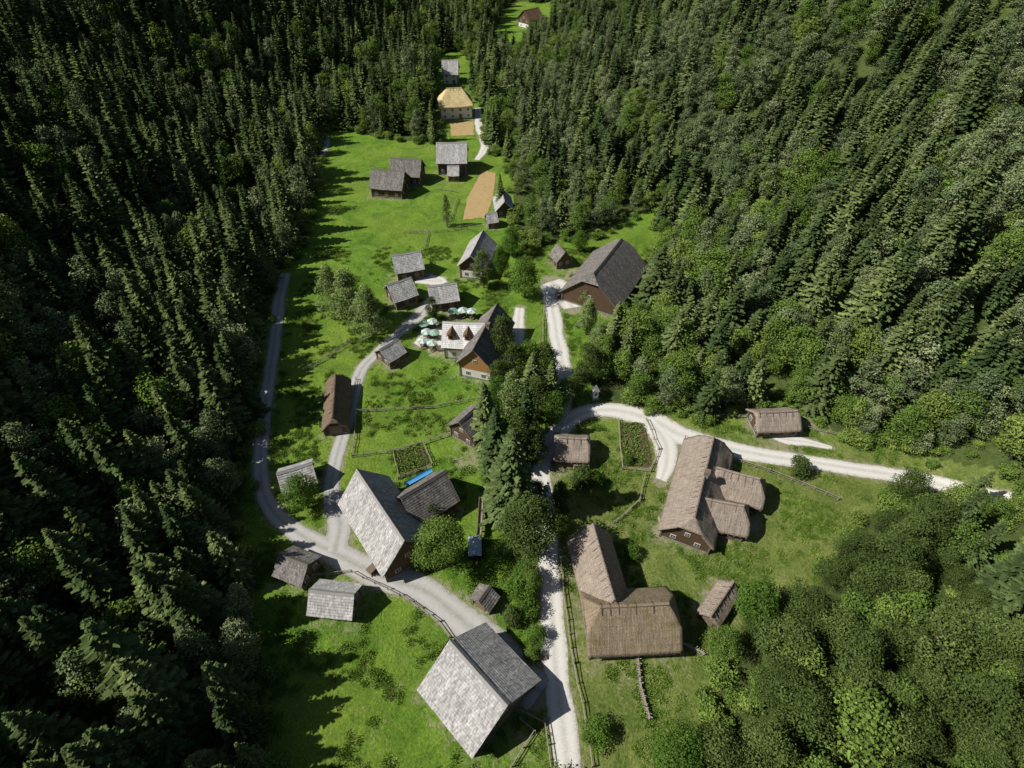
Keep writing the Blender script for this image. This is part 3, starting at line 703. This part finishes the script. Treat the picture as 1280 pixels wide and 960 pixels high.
g=M("ripe_grain",.95); p=g.pos(); c=g.mix(g.noise(p,1.2,5,.7),(.38,.25,.11),(.58,.42,.21)); c=g.mix(.6,c,g.ramp(g.noise(sm(g,.6,5,1,p),1,3),(.3,.6),(.7,1.3)),'MULTIPLY'); c=g.mix(g.ramp(g.noise(p,.35,6,.8),(.52,0.),(.68,.5)),c,(.22,.25,.08)); g.col(c); g.bump(g.noise(p,4,4),.8,.2); MW=g.m
g=M("garden_soil",.95); g.col(g.mix(g.noise(g.pos(),3,5),(.06,.04,.025),(.15,.11,.07))); MSOIL=g.m
field('grain_field',[(603,213),(620,216),(616,245),(608,272),(579,275),(584,248)],MW)
field('grain_field',[(563,153),(592,152),(592,169),(564,170)],MW); field('grain_field',[(557,100),(574,100),(575,106),(556,106)],MW)
def garden(name,px,rows):
    pts=field('garden_soil',px,MSOIL,.06); r=np.random.default_rng(5); Q=[]; ac=Acc()
    a,b,c,d=pts[:4]
    e=empty(name,*((a+b+c+d)/4),0,0)
    for i in range(rows):
        t=(i+.5)/rows; dens=r.uniform(.6,1.)
        k=r.uniform(.15,.45)
        for j in range(70):
            s=r.uniform(.04,.96)
            if r.random()>dens: continue
            q=(a*(1-s)+d*s)*(1-t)+(b*(1-s)+c*s)*t; q=q+r.normal(0,.12,2)
            for _ in range(7):
                v=r.normal(size=3)*np.array([.22,.22,.12]); pos=np.array([q[0],q[1],.15+k*.6+float(tz(*q))])+v; t1=r.normal(size=3);t1/=np.linalg.norm(t1);t2=np.cross(t1,r.normal(size=3));t2/=np.linalg.norm(t2)
                Q.append([pos-t1*k*.5,pos-t2*k*.35,pos+t1*k*.5,pos+t2*k*.35])
    Q=np.array(Q)-np.array([*((a+b+c+d)/4),0]); n=len(Q); ac.quads(Q,0)
    for i in range(0,n): 
        if (i//7)%9==0: ac.m[i]=1
    ac.build('plants',[LDE,LDK],e,tone=r.uniform(.6,1.3,n))
garden('vegetable_garden',[(776,528),(806,528),(816,584),(780,584)],7)
garden('vegetable_garden',[(493,566),(529,558),(539,581),(500,597)],7)
fence('garden_fence',[(491,565),(530,556),(541,583),(499,599),(491,565)],1.0,1.2)
# ------------------------------------------------------------------ firewood piles
for a,b,rz in ((832,650,.15),(725,585,0),(560,372,.1),(470,712,.9),(700,372,.5)):
    q=P(a,b); e=empty('firewood_pile',q[0],q[1],float(tz(*q)),rz); ac=Acc()
    for r_ in range(5):
        for c_ in range(9): ac.cone((-1.3+c_*.32+U(-.03,.03)+.16*(r_%2),-.5+U(-.08,.05),.16+r_*.26),(-1.3+c_*.32+.16*(r_%2),.5+U(-.05,.08),.16+r_*.26),U(.11,.16),U(.11,.16),7,0)
    ac.box((.1,0,1.52),(3.2,1.3,.05),1)
    ac.build('logs',[MFEN,MTIM],e)
# ------------------------------------------------------------------ parasols, tables, shrine, slide, flume
g=M("parasol_green",.7).col((.27,.43,.35)); MP1=g.m; g=M("parasol_white",.7).col((.66,.70,.66)); MP2=g.m
for k,(a,b) in enumerate([(531,413),(541,410),(534,423),(544,424),(530,434),(541,437),(567,397),(579,396),(590,397)]):
    q=P(a,b); e=empty('parasol',q[0],q[1],float(tz(*q)),U(0,1)); ac=Acc(); ac.cone((0,0,0),(0,0,2.7),.04,.04,6,2)
    for i in range(8):
        t0=i*math.pi/4;t1=(i+1)*math.pi/4; r=1.35
        p0=(r*math.cos(t0),r*math.sin(t0),2.25);p1=(r*math.cos(t1),r*math.sin(t1),2.25)
        ac.poly([(0,0,2.85),p0,p1],i%2 if k%3 else 0); ac.poly([p0,(p0[0],p0[1],2.05),(p1[0],p1[1],2.05),p1],i%2 if k%3 else 0)
    ac.build('canopy',[MP1,MP2,MTIM],e)
    ac=Acc(); ac.box((0,0,.75),(1.8,.8,.06)); 
    for s in (1,-1): ac.box((0,s*.75,.45),(1.8,.3,.06)); ac.box((s*.7,0,.37),(.1,.6,.7)); ac.box((s*.7,.75,.2),(.08,.25,.42)); ac.box((s*.7,-.75,.2),(.08,.25,.42))
    ac.build('table_and_benches',[MTIM],e)
q=P(743,498); e=empty('wayside_shrine',q[0],q[1],float(tz(*q)),.2); ac=Acc()
ac.box((0,0,.2),(1.5,1.5,.8),1); ac.box((0,0,1.6),(1.15,1.15,2.2),0); ac.box((0,-.58,1.9),(.6,.06,.9),2); ac.box((0,0,2.75),(1.35,1.35,.14),1)
for i in range(4):
    c=[(-.8,-.8),(.8,-.8),(.8,.8),(-.8,.8)]; p0=c[i];p1=c[(i+1)%4]; ac.poly([(*p0,2.8),(*p1,2.8),(0,0,4.3)],3)
ac.build('shrine_body',[WL['white'],MSTONE,MGL,ROOF['shingle']],e)
g=M("blue_plastic",.35,.5).col((.07,.33,.62)); MB=g.m
a=P(507,606,.8);b=P(540,588,1.2); ac=Acc(); L=np.linalg.norm(b-a); d=(b-a)/L; s=np.array([-d[1],d[0]])
for i in range(12):
    for k in range(6):
        def pt(i,k): 
            t=i/12; an=math.pi*(k/6-1); w=.55; q=a+(b-a)*t+s*math.cos(an)*w; return (q[0],q[1],.95+.5*t+math.sin(an)*.45)
        ac.poly([pt(i,k),pt(i+1,k),pt(i+1,k+1),pt(i,k+1)])
for t in (.1,.5,.9):
    q=a+(b-a)*t; ac.box((q[0],q[1],.3),(.2,.9,.6),1)
ac.build('blue_water_trough',[MB,MTIM])
a=P(602,622,1.5);b=P(599,668,1.5); ac=Acc()
for o_,w_,z_ in ((0,.8,1.3),(-.4,.1,1.55),(.4,.1,1.55)): ac.beam((a[0]+o_,a[1],z_),(b[0]+o_,b[1],z_),w_,.1 if o_==0 else .5,1 if o_==0 else 0)
for i in range(7):
    t=i/6; q=a+(b-a)*t
    for o_ in (-.35,.35): ac.box((q[0]+o_,q[1],.6),(.14,.14,1.3),0)
    ac.box((q[0],q[1],1.2),(1.2,.12,.12),0)
ac.build('wooden_flume',[MTIM,MFEN])
g=M("pale_tarp",.5,.4).col((.42,.52,.6)); MT=g.m
q=P(594,688); ac=Acc(); e=empty('timber_stack',q[0],q[1],0,.05)
for r_ in range(4):
    for c_ in range(5): ac.cone((-.8+c_*.4,-2,.25+r_*.36),(-.8+c_*.4,2+U(-.2,.2),.25+r_*.36),.18,.18,8,0)
ac.build('logs',[MBARK],e); ac=Acc()
for s_ in (1,-1): ac.poly([(0,-1.9,1.85),(0,1.9,1.85),(s_*1.15,1.9,1.5),(s_*1.15,-1.9,1.5)][::s_]); ac.poly([(s_*1.15,-1.9,1.5),(s_*1.15,1.9,1.5),(s_*1.2,1.9,1.0),(s_*1.2,-1.9,1.0)][::s_])
ac.build('tarpaulin',[MT],e)
q=P(676,824); e=empty('park_bench',q[0],q[1],0,.1); ac=Acc()
ac.box((0,0,.45),(1.8,.45,.07)); ac.box((0,.25,.8),(1.8,.07,.4)); 
for s_ in (-.7,.7): ac.box((s_,0,.2),(.12,.4,.42)); ac.box((s_,.25,.5),(.1,.06,.5))
ac.build('seat_and_back',[MTIM],e)
# ------------------------------------------------------------------ light
el=math.radians(45); az=math.radians(11)
Sv=Vector((-math.cos(el)*math.cos(az),-math.cos(el)*math.sin(az),math.sin(el)))
ld=bpy.data.lights.new('sun','SUN'); ld.energy=5.0; ld.angle=math.radians(.5); ld.color=(1,.96,.89)
lo=bpy.data.objects.new('sun',ld); sc.collection.objects.link(lo); lo.rotation_euler=Sv.to_track_quat('Z','Y').to_euler(); lo.location=(-100,0,200)
w=bpy.data.worlds.new('World'); sc.world=w; w.use_nodes=True; nt=w.node_tree; bg=nt.nodes['Background']; bg.inputs[1].default_value=.05
sk=nt.nodes.new('ShaderNodeTexSky'); sk.sky_type='NISHITA'; sk.sun_disc=False; sk.sun_elevation=el; sk.sun_rotation=math.atan2(Sv.x,Sv.y); nt.links.new(sk.outputs[0],bg.inputs[0])
try: w.cycles.sampling_method='NONE'
except Exception as ex_: print(ex_)
sc.view_settings.view_transform='Standard'; sc.view_settings.look='None'; sc.view_settings.exposure=0
print('done',time.time()-T0)
